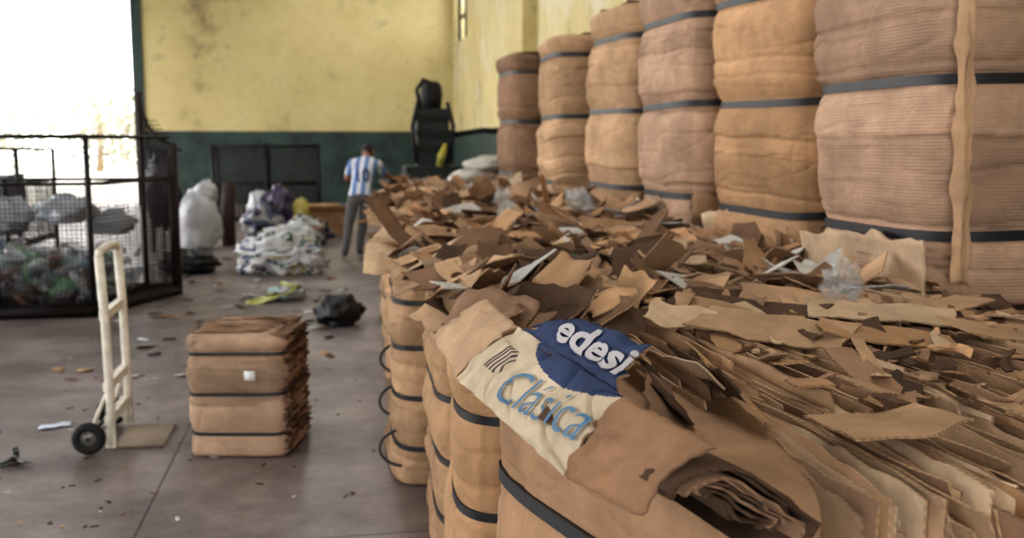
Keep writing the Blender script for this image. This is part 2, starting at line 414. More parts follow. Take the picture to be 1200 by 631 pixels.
# ------------------------------------------------------------ end-grain cardboard stack and scraps
b = MB(); b.edge = 1; b.flat = False
def slab(x, y, L, ztop, hgt, lean=0, col=None, yaw=0, bend=0, th=.005, rag=.006, wob=.006, nx=10, ny=4, corner=0):
    M = Matrix.Translation((x, y, ztop-hgt/2)) @ Euler((0, lean, yaw)).to_matrix().to_4x4() @ Euler((math.pi/2, 0, math.pi/2)).to_matrix().to_4x4()
    b.sheet(M, L, hgt, th, col or vary(R.choice([TAN, LGT, TAN, DRK, DRK, ORG]), .2), nx, ny, bx=bend, rag=rag, wob=wob, corner=corner, edgecol=vary(R.choice([LGT, TAN, TAN, DRK]), .15))
x = .78
while x < 2.15:
    full = x > .95
    for yy in ((1.75, 2.25, 2.85, 3.35) if full else (2.45, 3.1)):
        zt = 1.055+.08*noise.noise(Vector((x*3, yy, 3)))+R.uniform(-.03, .030)
        lean = .55*noise.noise(Vector((x*1.5, yy*.7, 0)))+R.uniform(-.08, .08)-.15
        slab(x+R.uniform(-.01, .01), yy+R.uniform(-.12, .12), R.uniform(.6, .95), zt, .28, lean=lean, yaw=R.uniform(-.03, .03)+.12*noise.noise(Vector((x*1.3, yy*.8, 7)))+.05, bend=R.uniform(-.012, .012))
    x += R.uniform(.009, .018)
x = .80
while x < 2.2:
    L = R.uniform(.35, .5); y0 = 1.37+.10*noise.noise(Vector((x*5, 0, 2)))+R.uniform(-.02, .03)+(x-1)*.12
    slab(x, y0+L/2, L, 1.035+R.uniform(-.05, .04), .5, lean=.12*noise.noise(Vector((x*4, 4, 0))), yaw=R.uniform(-.05, .05), bend=R.uniform(-.015, .015))
    x += R.uniform(.007, .014)
b.box(.98, 2.2, 1.62, 2.5, 0, .86, DRK)
for i in range(46):
    x = .38+R.random()*.85; y = 2.62+R.random()*1.5
    top = 1.13+.15*max(0, 1-abs(x-.62)/.5)*max(0, 1-abs(y-3.1)/1.0)+R.uniform(-.02, .03)
    slab(x+.03, y, R.uniform(.18, .48), top, R.uniform(.14, .24), lean=R.uniform(.35, 1.15), col=vary(R.choice([DRK, TAN, BRN, DRK, ORG]), .2), yaw=R.gauss(.12, .25), bend=R.uniform(-.02, .02), rag=.016, wob=.012, nx=14, ny=6, corner=R.uniform(-.1, .5))
for i in range(60):
    x = .5+R.random()*1.5; y = 3.3+R.random()*5
    slab(x, y, R.uniform(.15, .45), 1.11+R.random()*.06, R.uniform(.1, .2), lean=R.uniform(.5, 1.4)*R.choice([1, 1, -1]), col=vary(R.choice([DRK, TAN, BRN, LGT]), .25), yaw=R.gauss(.2, .6), bend=R.uniform(-.015, .015), rag=.016, wob=.010, nx=10, ny=5, corner=R.uniform(-.1, .6))
for k in range(9):
    r0 = .012+k*.0068
    nA = 12; base = len(b.v); seg = 8; cxx = .565+k*.001; cz = 1.06
    a0, a1 = math.pi*(.95+R.uniform(-.1, .1)), -math.pi*R.uniform(.1, .5)
    th = .004; c = vary(R.choice([BRN, DRK, BRN]), .15)
    yn = 1.34+R.uniform(-.015, .03)
    for L in (0, 1):
        for j in range(seg+1):
            y = yn+(1.72-yn)*j/seg
            for i in range(nA+1):
                a = a0+(a1-a0)*i/nA; rr = r0-L*th+.010*noise.noise(Vector((a*1.5, y*5, k*.3)))
                b.v.append((cxx-(y-yn)*.28+math.cos(a)*rr*1.6+ (.03 if math.sin(a) < 0 else 0), y, cz+.03*(y-yn)+math.sin(a)*rr*1.0-.02*math.cos(a)))
    W = nA+1; o = W*(seg+1)
    for j in range(seg):
        for i in range(nA):
            a = base+j*W+i; b.face([a, a+1, a+1+W, a+W], c); b.face([a+o, a+o+W, a+o+W+1, a+o+1], c)
    for i in range(nA):
        a = base+i; b.face([a, a+o, a+o+1, a+1], tuple(v*1.1 for v in c), 1, False)
def rowleft(y):
    for i in range(len(ys)-1):
        if y < ys[i]+.5: return .36+offs[i]
    return .36+offs[-1]
b.flat = True
def scrap(x, y, z, lx, ly, rx, ry, rz, col, **k):
    b.sheet(TRS((x, y, z), rx, ry, rz), lx, ly, k.pop('th', .005), col, k.pop('nx', 6), k.pop('ny', 4), **k)
for i in range(2300):
    y = 3.2+(R.random()**1.1)*9.4
    xl = rowleft(y)+.02; xr = 2.08 if y < 12 else 3.0
    x = R.uniform(xl, xr)
    hump = .04+.07*max(0, noise.noise(Vector((x*1.5, y*1.1, 5))))+(.05 if y > 6 else 0)*((x-xl)/(xr-xl))
    z = 1.05+R.random()*hump*1.5
    s = R.choice([.05, .07, .10, .14, .2, .3]); t = .32
    r = R.random()
    if r < .82: c = vary(R.choice([TAN, DRK, LGT, TAN, ORG, DRK]), .3)
    elif r < .90: c = vary(BRN, .2)
    elif r < .98: c = lin((194, 192, 186))
    else: c = lin(R.choice([(60, 84, 130), (110, 64, 54), (70, 110, 80), (160, 148, 90)])); s = min(s, .1)
    scrap(x, y, z, s*R.uniform(.8, 1.8), s*R.uniform(.35, .9), R.gauss(0, t), R.gauss(0, t), R.uniform(0, 6.3), c, bx=R.uniform(-.012, .012), by=R.uniform(-.008, .008), tw=R.uniform(-.008, .008), rag=.012, wob=.005, nx=5, ny=3, skew=R.uniform(-.5, .5), corner=R.uniform(0, .7), fold=(R.uniform(-.3, .3), R.gauss(0, .35)) if R.random() < .4 else None)
for i in range(200):
    y = R.uniform(1.7, 3.4); x = R.uniform(.95, 2.1)
    s = R.choice([.03, .05, .08, .13])
    scrap(x, y, 1.08+R.random()*.035, s*R.uniform(.8, 1.8), s*R.uniform(.3, .7), R.gauss(0, .25), R.gauss(0, .25), R.gauss(1.57, .6), vary(R.choice([TAN, LGT, DRK, ORG, BRN]), .25), bx=R.uniform(-.01, .01), rag=.012, wob=.004, skew=R.uniform(-.4, .4), corner=R.uniform(0, .6))
for (x, y, z, lx, ly, rx, ry, rz, c, bx) in [
 (.42, 2.85, 1.12, .24, .16, .5, -.3, -.8, BRN, .01),
 (.44, 3.75, 1.12, .30, .16, .3, -.2, .4, DRK, .01),
 (.58, 2.70, 1.09, .26, .16, .45, -.15, -.4, DRK, .01),
 (.76, 2.72, 1.11, .26, .16, .5, .1, -.6, BRN, .01),
 (.95, 2.60, 1.13, .18, .10, .5, .2, -.5, LGT, .006),
 (1.10, 2.75, 1.12, .22, .10, .4, .1, -.6, TAN, .006),
 (1.45, 3.15, 1.10, .85, .14, .12, .10, -.35, DRK, -.015),
 (1.50, 3.0, 1.09, .8, .12, .3, .05, -.4, BRN, -.01),
 (1.60, 2.95, 1.10, .6, .16, .15, .1, -.45, TAN, -.01),
 (1.25, 2.85, 1.11, .5, .11, .3, .0, -.9, BRN, .01),
 (1.15, 2.45, 1.12, .42, .16, .25, .05, -.75, TAN, .008),
 (1.42, 2.35, 1.11, .34, .16, .12, .1, -.3, ORG, .005),
 (1.55, 2.60, 1.12, .40, .20, .10, .05, -.5, LGT, .005),
 (1.78, 2.35, 1.11, .36, .15, .1, .1, .1, TAN, .005),
 (1.85, 2.75, 1.11, .3, .14, .1, -.1, .3, TAN, .005),
 (.985, 1.60, 1.105, .26, .16, .03, -.05, .12, TAN, .004),
 (1.35, 1.72, 1.09, .24, .10, .1, .1, .5, TAN, .005),
 (.86, 2.1, 1.08, .7, .06, .8, .0, 1.40, ORG, .005),
 (.80, 2.3, 1.08, .8, .05, .8, .1, 1.5, LGT, .005),
 (.83, 2.2, 1.08, .7, .07, 1.0, .1, 1.45, BRN, .005),
 (.74, 2.45, 1.09, .6, .07, .7, .1, 1.4, TAN, .005),
 (.71, 2.05, 1.07, .5, .06, .7, .0, 1.4, BRN, .005),
 (.66, 1.9, 1.07, .5, .07, .5, .0, 1.3, DRK, .005),
 ]:
    scrap(x, y, z, lx, ly, rx, ry, rz, vary(c, .08), bx=bx, rag=.010, wob=.007, nx=14, ny=9, skew=R.uniform(-.2, .2), corner=R.uniform(0, .3))
b.build('cardboard_scrap_pile', [M_SCRAP, M_EDGE])
b = MB()
for (x, y, z, r) in ((1.62, 2.95, 1.15, .05), (1.62, 6.4, 1.2, .07), (1.1, 6.2, 1.14, .06), (1.3, 7.5, 1.15, .07)):
    b.blob((x, y, z), (r, r, r*1.5), .7, 3.5, (.75, .78, .8), n=40, flatbottom=False)
b.build('plastic_film_scraps', [attr_mat('thin_film', rough=.15, var=.1, bump=.6, trans=.82, spec=.8)])

# ------------------------------------------------------------ printed box
def quadpatch(mb, A, B, C, D, nx, ny, col, mat=0, bulge=0, th=.005, rag=.006, colf=None, cr=.08):
    A, B, C, D = map(Vector, (A, B, C, D)); nrm = (B-A).cross(D-A).normalized(); base = len(mb.v); W = nx+1; sd = R.uniform(0, 99)
    for L in (0, 1):
        for j in range(ny+1):
            for i in range(nx+1):
                u = i/nx; v = j/ny
                p = (A*(1-u)+B*u)*(1-v)+(D*(1-u)+C*u)*v
                p = p+nrm*(bulge*math.sin(math.pi*v)+.012*noise.noise(Vector((u*4, v*3, sd)))-max(0, .06-abs(noise.noise(Vector((u*3, v*2, sd+5)))))*cr*2-L*th)
                if i in (0, nx) or j in (0, ny): p = p+Vector((noise.noise(Vector((u*9, v*9, sd))), noise.noise(Vector((v*9, u*9, sd))), 0))*rag
                mb.v.append(tuple(p))
    o = W*(ny+1)
    for j in range(ny):
        for i in range(nx):
            a = base+j*W+i; c = colf((i+.5)/nx, (j+.5)/ny) if colf else col
            mb.face([a, a+1, a+1+W, a+W], c, mat); mb.face([a+o, a+o+W, a+o+1+W, a+o+1], TAN, mat)
    for i in range(nx):
        a = base+i; mb.face([a, a+o, a+o+1, a+1], DRK, mat, False)
        a = base+ny*W+i; mb.face([a, a+1, a+o+1, a+o], DRK, mat, False)
    for j in range(ny):
        a = base+j*W; mb.face([a, a+W, a+o+W, a+o], DRK, mat, False)
        a = base+j*W+nx; mb.face([a, a+o, a+o+W, a+W], DRK, mat, False)
    return nrm
A = (.275, 2.22, 1.07); B = (.365, 1.53, 1.065); C = (.475, 1.56, 1.185); D = (.405, 2.15, 1.20)
BX = empty('printed_cardboard_box')
CREAM = lin((194, 176, 150)); NAVY = lin((54, 68, 102))
b = MB()
def cf(u, v):
    if u < .27 and .35 < v < .75 and u > .12: return lin((84, 74, 76)) if int(u*70) % 2 else CREAM
    if v > 1.0-.30*math.sin(min(1, max(0, (u-.25)/.75))*math.pi)**.7: return NAVY
    return CREAM
quadpatch(b, A, B, C, D, 130, 60, CREAM, bulge=.012, colf=cf)
E1 = (.445, 1.38, 1.05); F1 = (.545, 1.34, 1.165)
quadpatch(b, B, E1, F1, C, 16, 16, lin((152, 116, 86)), bulge=.02)
G1 = (.262, 2.63, 1.09); H1 = (.40, 2.56, 1.2)
quadpatch(b, G1, A, D, H1, 20, 16, lin((180, 148, 116)), bulge=.012)
J = (.405, 2.12, 1.19); K = (.470, 1.60, 1.175); L_ = (.545, 1.655, 1.25); M_ = (.50, 1.98, 1.25)
nn = quadpatch(b, J, K, L_, M_, 40, 16, NAVY, bulge=.008, rag=.018)
b.build('folded_panels', [M_SCRAP], BX)
bvp = BVHTree.FromPolygons([Vector(v) for v in b.v], b.f)
def textmesh(txt, size, shear=0, bold=0):
    cu = bpy.data.curves.new('t', 'FONT'); cu.body = txt; cu.size = size; cu.shear = shear; cu.offset = bold; cu.extrude = 0; cu.resolution_u = 3
    o = bpy.data.objects.new('t', cu); COL.objects.link(o)
    bpy.context.view_layer.update()
    dg = bpy.context.evaluated_depsgraph_get(); me = bpy.data.meshes.new_from_object(o.evaluated_get(dg))
    bpy.data.objects.remove(o)
    import bmesh
    bm = bmesh.new(); bm.from_mesh(me)
    bmesh.ops.triangulate(bm, faces=bm.faces)
    for _ in range(3):
        le = [e for e in bm.edges if e.calc_length() > size*.12]
        if not le: break
        bmesh.ops.subdivide_edges(bm, edges=le, cuts=1); bmesh.ops.triangulate(bm, faces=bm.faces)
    bm.to_mesh(me); bm.free(); return me
def place_text(txt, name, O, X, Y, size, mat, parent, shear=0, bold=0, off=.0015, width=None):
    me = textmesh(txt, size, shear, bold)
    X = Vector(X).normalized(); Nn = X.cross(Vector(Y)).normalized(); Yv = Nn.cross(X)
    xs = [v.co.x for v in me.vertices]; sc = (width/(max(xs)-min(xs))) if width else 1
    for v in me.vertices:
        p = Vector(O)+X*v.co.x*sc+Yv*v.co.y
        h = bvp.ray_cast(p+Nn*.12, -Nn, .24)
        v.co = (h[0]+Nn*off*2) if h[0] else p+Nn*.012
    me.materials.clear(); me.materials.append(mat)
    o = bpy.data.objects.new(name, me); COL.objects.link(o); o.parent = parent
    return o
def ink(name, rgb):
    m = simple(name, rgb, .75, var=.12); nt = m.node_tree; bs = nt.nodes['Principled BSDF']
    g = N(nt, 'ShaderNodeNewGeometry'); n = N(nt, 'ShaderNodeTexNoise', Scale=45.0, Detail=8.0, Roughness=.8); nt.links.new(g.outputs['Position'], n.inputs['Vector'])
    r = N(nt, 'ShaderNodeMapRange'); r.inputs['From Min'].default_value = .26; r.inputs['From Max'].default_value = .42; nt.links.new(n.outputs['Fac'], r.inputs['Value']); nt.links.new(r.outputs[0], bs.inputs['Alpha'])
    return m
M_BLUEINK = ink('blue_ink', (62, 108, 142)); M_WHITEINK = ink('white_ink', (172, 168, 172))
A_, B_, C_, D_ = map(Vector, (A, B, C, D))
Xd = (B_-A_).normalized(); Yd = (D_-A_); Yd = (Yd-Xd*Yd.dot(Xd)).normalized()
O = A_+Xd*.26+Yd*.020
place_text('Clásica', 'lettering_lower', O, (Xd+Yd*.08), Yd, .112, M_BLUEINK, BX, shear=.35, bold=-.0006, off=.003, width=.40)
J_, K_, L2, M2 = map(Vector, (J, K, L_, M_))
Xn = (K_-J_).normalized(); Yn = (L2-K_); Yn = (Yn-Xn*Yn.dot(Xn)).normalized()
place_text('edesi', 'lettering_upper', J_+Xn*.16+Yn*.030, Xn, Yn, .085, M_WHITEINK, BX, bold=.0025, off=.003, width=.34)

# ------------------------------------------------------------ small bale on the floor
def smallx(mb, M):
    for k in range(62):
        z = .03+k*.0100
        mb.sheet(M @ TRS((.215+R.uniform(-.010, .010), R.uniform(-.02, .02), z), R.uniform(-.03, .03), R.uniform(-.05, .05), R.uniform(-.04, .04)), .09, .45, .006, vary(R.choice([DRK, BRN, BRN]), .2), 3, 12, rag=.012, wob=.005, mat=2)
    for k in range(18):
        mb.sheet(M @ TRS((R.uniform(-.02, .01), -.2+k*.025, .652+R.uniform(-.004, .006)), R.uniform(-.2, .3), R.uniform(-.03, .03), R.uniform(-.03, .03)), R.uniform(.4, .46), .05, .005, vary(R.choice([DRK, DRK, BRN]), .15), 8, 3, rag=.008, mat=2)
    mb.sheet(M @ TRS((.08, -.290, .44), math.pi/2, 0, 0), .055, .05, .002, (.7, .73, .75), 2, 2, rag=.002, wob=.001, mat=3)
bale(-.44, 5.40, 0, .49, .50, .645, -.2, [.13, .335, .54], lin((166, 138, 114)), bulge=.024, n=130, m=110, p=9, strap=.008, extra=smallx, nz=.9, layers=4)

# ------------------------------------------------------------ hand truck
HT = empty('hand_truck')
b = MB()
H0 = 1.03
def rail(y, x0=-1.155):
    return [(x0, y, .03), (x0, y, .3), (x0-.005, y, .7), (x0-.02, y, H0)]
ya, yb = 5.40, 5.86
b.tube(rail(ya), .024, 12); b.tube(rail(yb), .024, 12)
b.tube([(-1.175, ya, H0-.01), (-1.178, ya+.03, H0+.02), (-1.178, (ya+yb)/2, H0+.03), (-1.178, yb-.03, H0+.02), (-1.175, yb, H0-.01)], .022, 12)
for z in (.72, .34, .16): b.box(-1.19, -1.15, ya, yb, z-.024, z+.024)
b.box(-1.185, -1.135, ya-.02, ya+.02, .02, .12); b.box(-1.185, -1.135, yb-.02, yb+.02, .02, .12)
for y in (ya, yb):
    b.tube([(-1.155, y, .34), (-1.22, y, .2), (-1.26, y, .085)], .011, 8); b.tube([(-1.155, y, .06), (-1.26, y, .085)], .011, 8)
b.build('frame', [M_WHITEPAINT], HT)
b = MB(); b.box(-1.15, -.90, ya+.02, yb-.02, .004, .014, TAN); b.build('toe_plate', [simple('worn_plate', (136, 120, 104), .8)], HT)
b = MB()
b.tube([(-1.26, ya-.07, .085), (-1.26, yb+.07, .085)], .010, 8)
for y in (ya-.05, yb+.05):
    b.tube([(-1.26+.062*math.cos(t), y, .085+.062*math.sin(t)) for t in [2*math.pi*k/28 for k in range(28)]], .023, 10, closed=True)
b.build('wheels', [M_RUBBER], HT)
b = MB()
for y in (ya-.05, yb+.05):
    b.tube([(-1.26, y-.012, .085), (-1.26, y+.012, .085)], .042, 18)
b.build('wheel_hubs', [simple('grey_hub', (130, 130, 130), .4, .5)], HT)

# ------------------------------------------------------------ bottle cage
def cage(name, P, h, base, hs=None, mesh=.04):
    E = empty(name); b = MB(); w = MB()
    n = len(P)
    for i in range(n):
        a = Vector(P[i]); c = Vector(P[(i+1) % n])
        b.tube([a+Vector((0, 0, 0)), a+Vector((0, 0, (hs[i] if hs else h)))], .028, 6)
        for z in (base, h*.74, h): b.tube([a+Vector((0, 0, z)), c+Vector((0, 0, z))], .02, 6)
        b.tube([a+Vector((0, 0, .06)), c+Vector((0, 0, .06))], .07, 4)
        L = (c-a).length; k = int(L/mesh)
        for q in range(1, k):
            p = a.lerp(c, q/k); w.tube([p+Vector((0, 0, base)), p+Vector((0, 0, h*.74))], .0036, 3)
        for q in range(1, int((h*.74-base)/mesh)):
            z = base+q*mesh; w.tube([a+Vector((0, 0, z)), c+Vector((0, 0, z))], .0036, 3)
        if L > 1.6:
            for f in (.33, .66): p = a.lerp(c, f); b.tube([p, p+Vector((0, 0, h*.74))], .022, 6)
    b.build('frame', [M_DARKMETAL], E); w.build('wire_mesh', [M_RUST], E)
    return E
C1 = [(-4.6, 9.77, 0), (-2.19, 9.77, 0), (-1.66, 11.1, 0), (-4.2, 11.3, 0)]
E = cage('bottle_cage', C1, 1.68, .06, hs=[1.68, 1.7, 1.3, 1.68])
b = MB()
b.tube([(-1.95, 11.15, 0), (-1.95, 11.15, 2.15)], .03, 6)
pts = [(-1.95, 11.15, 2.1), (-1.88, 11.15, 1.8), (-1.75, 11.15, 1.66), (-1.62, 11.15, 1.6)]
b.tube(pts, .02, 6); b.tube([(-1.62, 11.15, 0), (-1.62, 11.15, 1.62)], .035, 6)
for k in range(12):
    x = -1.95+k*.027; zt = 2.1-(k/12)**.6*.5
    b.tube([(x, 11.15, .1), (x, 11.15, zt)], .006, 3)
for k in range(40):
    z = .1+k*.045
    xe = -1.62 if z < 1.6 else -1.62-(z-1.6)*.6
    b.tube([(-1.95, 11.15, z), (xe, 11.15, z)], .006, 3)
b.build('tall_mesh_panel', [M_RUST], E)
b = MB(); b.box(-4.5, -2.2, 9.85, 11.1, .05, .09); b.build('cage_floor', [M_DARKMETAL], E)
C2 = [(-6.4, 12.6, 0), (-3.6, 12.6, 0), (-3.6, 14.2, 0), (-6.4, 14.2, 0)]
cage('metal_crate', C2, 1.55, .4)
b = MB()
for k in range(7):
    b.box(-6.2+k*.35, -5.9+k*.35, 12.9, 13.6, .5, .5+R.uniform(.5, .85), lin(R.choice([(150, 165, 175), (120, 130, 140), (190, 190, 185)])))
b.box(-6.35, -3.65, 12.65, 14.15, .4, .45, (.05, .05, .05))
b.build('stacked_containers', [M_PLASTIC])

b = MB()
for k in range(620):
    x = R.uniform(-4.3, -1.95); y = R.uniform(9.9, 10.95)
    if x > -2.35 and y < 9.9+(x+2.35)*2.6: continue
    z = .14+R.random()*(.42+.18*noise.noise(Vector((x*2, y, 0))))*min(1, .35+(x+4.3)/1.6)
    d = Vector((R.gauss(0, 1), R.gauss(0, 1), R.gauss(0, .6))).normalized(); r = R.uniform(.028, .045); L = R.uniform(.16, .26)
    p = Vector((x, y, z)); c = lin(R.choice([(215, 225, 230), (180, 200, 215), (200, 205, 210), (120, 180, 130), (110, 150, 190), (150, 80, 70), (200, 205, 215), (120, 90, 70)]))
    b.tube([p-d*L/2, p-d*L*.45, p+d*L*.15, p+d*L*.3, p+d*L*.42, p+d*L*.5], [r*.8, r, r, r*.8, r*.35, r*.35], 8, c)
b.build('plastic_bottle_heap', [M_CLEAR])
b = MB()
for (x, y, z, r) in ((-2.6, 10.6, .95, .26), (-3.2, 10.7, .9, .28), (-2.2, 10.8, .8, .22)):
    b.blob((x, y, z), (r, r*.8, r*.6), .35, 2.2, (.38, .41, .46), n=40)
b.build('clear_plastic_bags', [M_PLASTIC])

# ------------------------------------------------------------ sacks, heaps
def bag(name, parts, mat):
    b = MB()
    for p in parts: b.blob(*p[:2], **p[2])
    return b.build(name, [mat])
WH = lin((196, 198, 204))
bag('white_bulk_sack', [((-2.0, 16.0, .42), (.33, .3, .52), dict(amp=.2, fr=1.6, col=WH, n=48)), ((-1.87, 16.0, .86), (.16, .14, .18), dict(amp=.4, fr=2.5, col=WH, n=32))], M_PLASTIC)
bag('dark_jacket', [((-2.42, 15.4, .95), (.24, .10, .55), dict(amp=.3, fr=2, col=lin((30, 34, 52)), n=36, flatbottom=False))], M_PLASTIC)
b = MB(); b.tube([(-2.6, 15.6, 0), (-2.6, 15.6, 1.55)], .03, 8); b.tube([(-2.75, 15.6, 1.53), (-2.15, 15.6, 1.53)], .02, 8); b.tube([(-2.25, 15.6, 0), (-2.25, 15.6, 1.53)], .02, 8); b.build('coat_stand', [M_DARKMETAL])
b = MB(); b.tube([(-1.60, 16.45, .0), (-1.61, 16.45, .45), (-1.56, 16.47, 1.0)], [.11, .12, .10], 16, BRN); b.build('rolled_mat', [simple('brown_mat', (64, 46, 42), .8)])
bag('black_rubbish_bag', [((.06, 8.95, .12), (.20, .2, .14), dict(amp=.25, fr=1.8, n=60)), ((.12, 9.0, .2), (.08, .08, .06), dict(amp=.4, fr=3, n=36))], M_BLACK)
bag('black_rubbish_bag', [((-1.75, 13.0, .12), (.34, .3, .16), dict(amp=.35, fr=2.2, n=44))], M_BLACK)
ST = [WH, WH, lin((206, 206, 208)), lin((50, 76, 120)), WH, lin((180, 164, 96)), WH, lin((64, 94, 84))]
bag('plastic_sack_heap', [((-.66, 12.95, .22), (.48, .42, .30), dict(amp=.35, fr=2, stripes=ST, n=72)), ((-.38, 12.8, .16), (.32, .3, .2), dict(amp=.4, fr=2, stripes=ST, n=60)), ((-.92, 12.8, .12), (.22, .25, .15), dict(amp=.4, fr=2, stripes=ST[:4], n=48)), ((-.5, 13.3, .34), (.32, .3, .24), dict(amp=.4, fr=2, stripes=[WH, lin((170, 180, 185))], n=48))], M_PLASTIC)
bag('mixed_rag_heap', [((-1.05, 16.9, .3), (.32, .3, .34), dict(amp=.4, fr=2, stripes=[lin((90, 100, 130)), lin((150, 150, 155)), lin((50, 50, 60))], n=60)), ((-.85, 17.1, .5), (.3, .3, .36), dict(amp=.35, fr=2, col=lin((66, 50, 84)), n=48)), ((-.5, 17.1, .42), (.18, .22, .30), dict(amp=.2, fr=2, col=lin((176, 160, 66)), n=36)), ((-1.15, 17.2, .55), (.2, .18, .28), dict(amp=.3, fr=2, col=lin((180, 184, 190)), n=36)), ((-.4, 16.4, .2), (.4, .3, .25), dict(amp=.4, fr=2.5, stripes=[lin((120, 90, 80)), lin((60, 70, 90)), lin((180, 180, 180))], n=48))], M_PLASTIC)
b = MB()
for k in range(9):
    a = R.uniform(0, 6.28); rr = R.uniform(0, .25)
    b.sheet(TRS((-.53+rr*math.cos(a)*1.1, 10.5+rr*math.sin(a), .05+R.random()*.08), R.gauss(0, .3), R.gauss(0, .3), a), R.uniform(.2, .4), R.uniform(.12, .25), .003, R.choice([lin((180, 184, 90)), WH, lin((150, 180, 180)), WH, lin((160, 168, 80))]), 8, 6, bx=R.uniform(-.05, .03), by=R.uniform(-.05, .03), rag=.03, wob=.03)
b.build('crumpled_plastic_sheet', [M_PLASTIC])
b = MB(); b.sheet(TRS((-1.57, 5.94, .008), 0, 0, .3), .17, .09, .002, lin((205, 220, 245)), 6, 4, rag=.02, wob=.006); b.build('paper_scrap', [M_PLASTIC])
b = MB()
for k in range(9): b.sheet(TRS((-1.62+R.uniform(-.1, .1), 5.28+R.uniform(-.05, .05), .02), R.gauss(0, .4), R.gauss(0, .4), R.uniform(0, 6)), .09, .03, .002, (.02, .02, .02), 4, 3, rag=.02, wob=.01)
b.build('black_plastic_shreds', [M_PLASTIC])
b = MB()
for k in range(240):
    x = R.uniform(-2.0, .2); y = R.uniform(7, 15) if k < 130 else R.uniform(3.8, 8)
    s = 1 if k < 130 else .25
    b.sheet(TRS((x, y, .012*s), R.gauss(0, .1)*s, R.gauss(0, .1)*s, R.uniform(0, 6)), R.uniform(.04, .14)*s, R.uniform(.03, .08)*s, .003, R.choice([WH, TAN, DRK, BRN, BRN, lin((90, 80, 80))]), 3, 3, rag=.01, wob=.005*s)
b.build('floor_litter', [M_SCRAP])
b = MB(); T = TRS((-.1, 17.9, 0), 0, 0, .15)
for (x0, x1, y0, y1, z0, z1) in ((-.33, .33, -.25, -.244, 0, .45), (-.33, .33, .244, .25, 0, .45), (-.33, -.324, -.25, .25, 0, .45), (.324, .33, -.25, .25, 0, .45), (-.33, .33, -.25, .25, 0, .006)): b.box(x0, x1, y0, y1, z0, z1, ORG, 0, T)
b.sheet(T @ TRS((0, -.33, .50), -.6, 0, 0), .64, .2, .005, ORG, 4, 3); b.sheet(T @ TRS((0, .33, .50), .6, 0, 0), .64, .2, .005, ORG, 4, 3)
b.build('open_cardboard_box', [M_SCRAP])
RK = empty('steel_mesh_rack'); b = MB()
for x in (-2.2, -1.2, -.2):
    for y in (20, 20.8): b.tube([(x, y, 0), (x, y, 1.62)], .035, 6)
for z in (.15, .85, 1.58):
    for y in (20, 20.8): b.tube([(-2.2, y, z), (-.2, y, z)], .03, 6)
    b.tube([(-2.2, 20, z), (-2.2, 20.8, z)], .03, 6); b.tube([(-.2, 20, z), (-.2, 20.8, z)], .03, 6)
b.build('frame', [M_DARKMETAL], RK); b = MB()
for k in range(50): b.tube([(-2.2+k*.04, 20.02, .1), (-2.2+k*.04, 20.02, 1.58)], .006, 3)
for k in range(37): b.tube([(-2.2, 20.02, .1+k*.04), (-.2, 20.02, .1+k*.04)], .006, 3)
for k in range(25): b.tube([(-2.2+k*.08, 20.78, .1), (-2.2+k*.08, 20.78, 1.58)], .012, 4)
b.build('mesh_panel', [simple('dark_grille', (44, 38, 40), .8)], RK)
b = MB()
for (x, y, z) in ((1.75, 12.25, 1.2), (2.2, 12.35, 1.2), (1.95, 12.3, 1.36), (2.5, 12.35, 1.22), (2.3, 12.35, 1.4)):
    b.blob((x, y, z), (.3, .25, .11), .2, 2, lin((182, 176, 166)), n=36)
b.build('white_sack_stack', [M_PLASTIC])

# ------------------------------------------------------------ work table and baling press
b = MB(); b.box(.78, 2.6, 14.95, 16.1, 1.0, 1.06)
for x in (.85, 2.5):
    for y in (15.02, 16.0): b.box(x-.03, x+.03, y-.03, y+.03, 0, 1.0)
b.box(.85, 2.5, 15.0, 15.05, .2, .26)
b.build('work_table', [M_DARKMETAL])
BP = empty('baling_press'); b = MB()
b.box(1.25, 2.15, 16.6, 17.5, 0, 1.25); b.box(1.45, 1.98, 16.7, 17.3, 1.25, 2.2)
b.build('press_body', [simple('press_paint', (20, 34, 34), .5)], BP); b = MB()
b.tube([(1.72, 17.0, 2.2), (1.72, 17.0, 2.45), (1.72, 17.0, 2.6), (1.72, 17, 2.66)], [.16, .19, .17, .1], 16)
b.tube([(1.5, 16.65, 2.2), (1.44, 16.6, 2.5), (1.55, 16.62, 2.66), (1.72, 16.9, 2.62)], .035, 8)
b.tube([(1.42, 16.6, 1.3), (1.36, 16.55, 1.9), (1.46, 16.62, 2.3)], .035, 8)
b.tube([(1.98, 16.65, 1.3), (2.04, 16.6, 1.9), (1.95, 16.65, 2.3)], .035, 8)
for z in (1.5, 1.75, 2.0): b.box(1.43, 2.0, 16.62, 16.7, z, z+.1)
b.tube([(1.95, 16.9, 1.75), (2.6, 16.9, 1.85), (3.1, 16.9, 1.8)], .05, 10)
b.build('press_cylinder', [M_RUBBER], BP)
b = MB(); b.tube([(1.80, 16.55, 1.25), (1.83, 16.5, 1.42), (1.9, 16.55, 1.62)], [.06, .07, .03], 12); b.build('control_handle', [simple('yellow_handle', (176, 164, 40), .5)], BP)

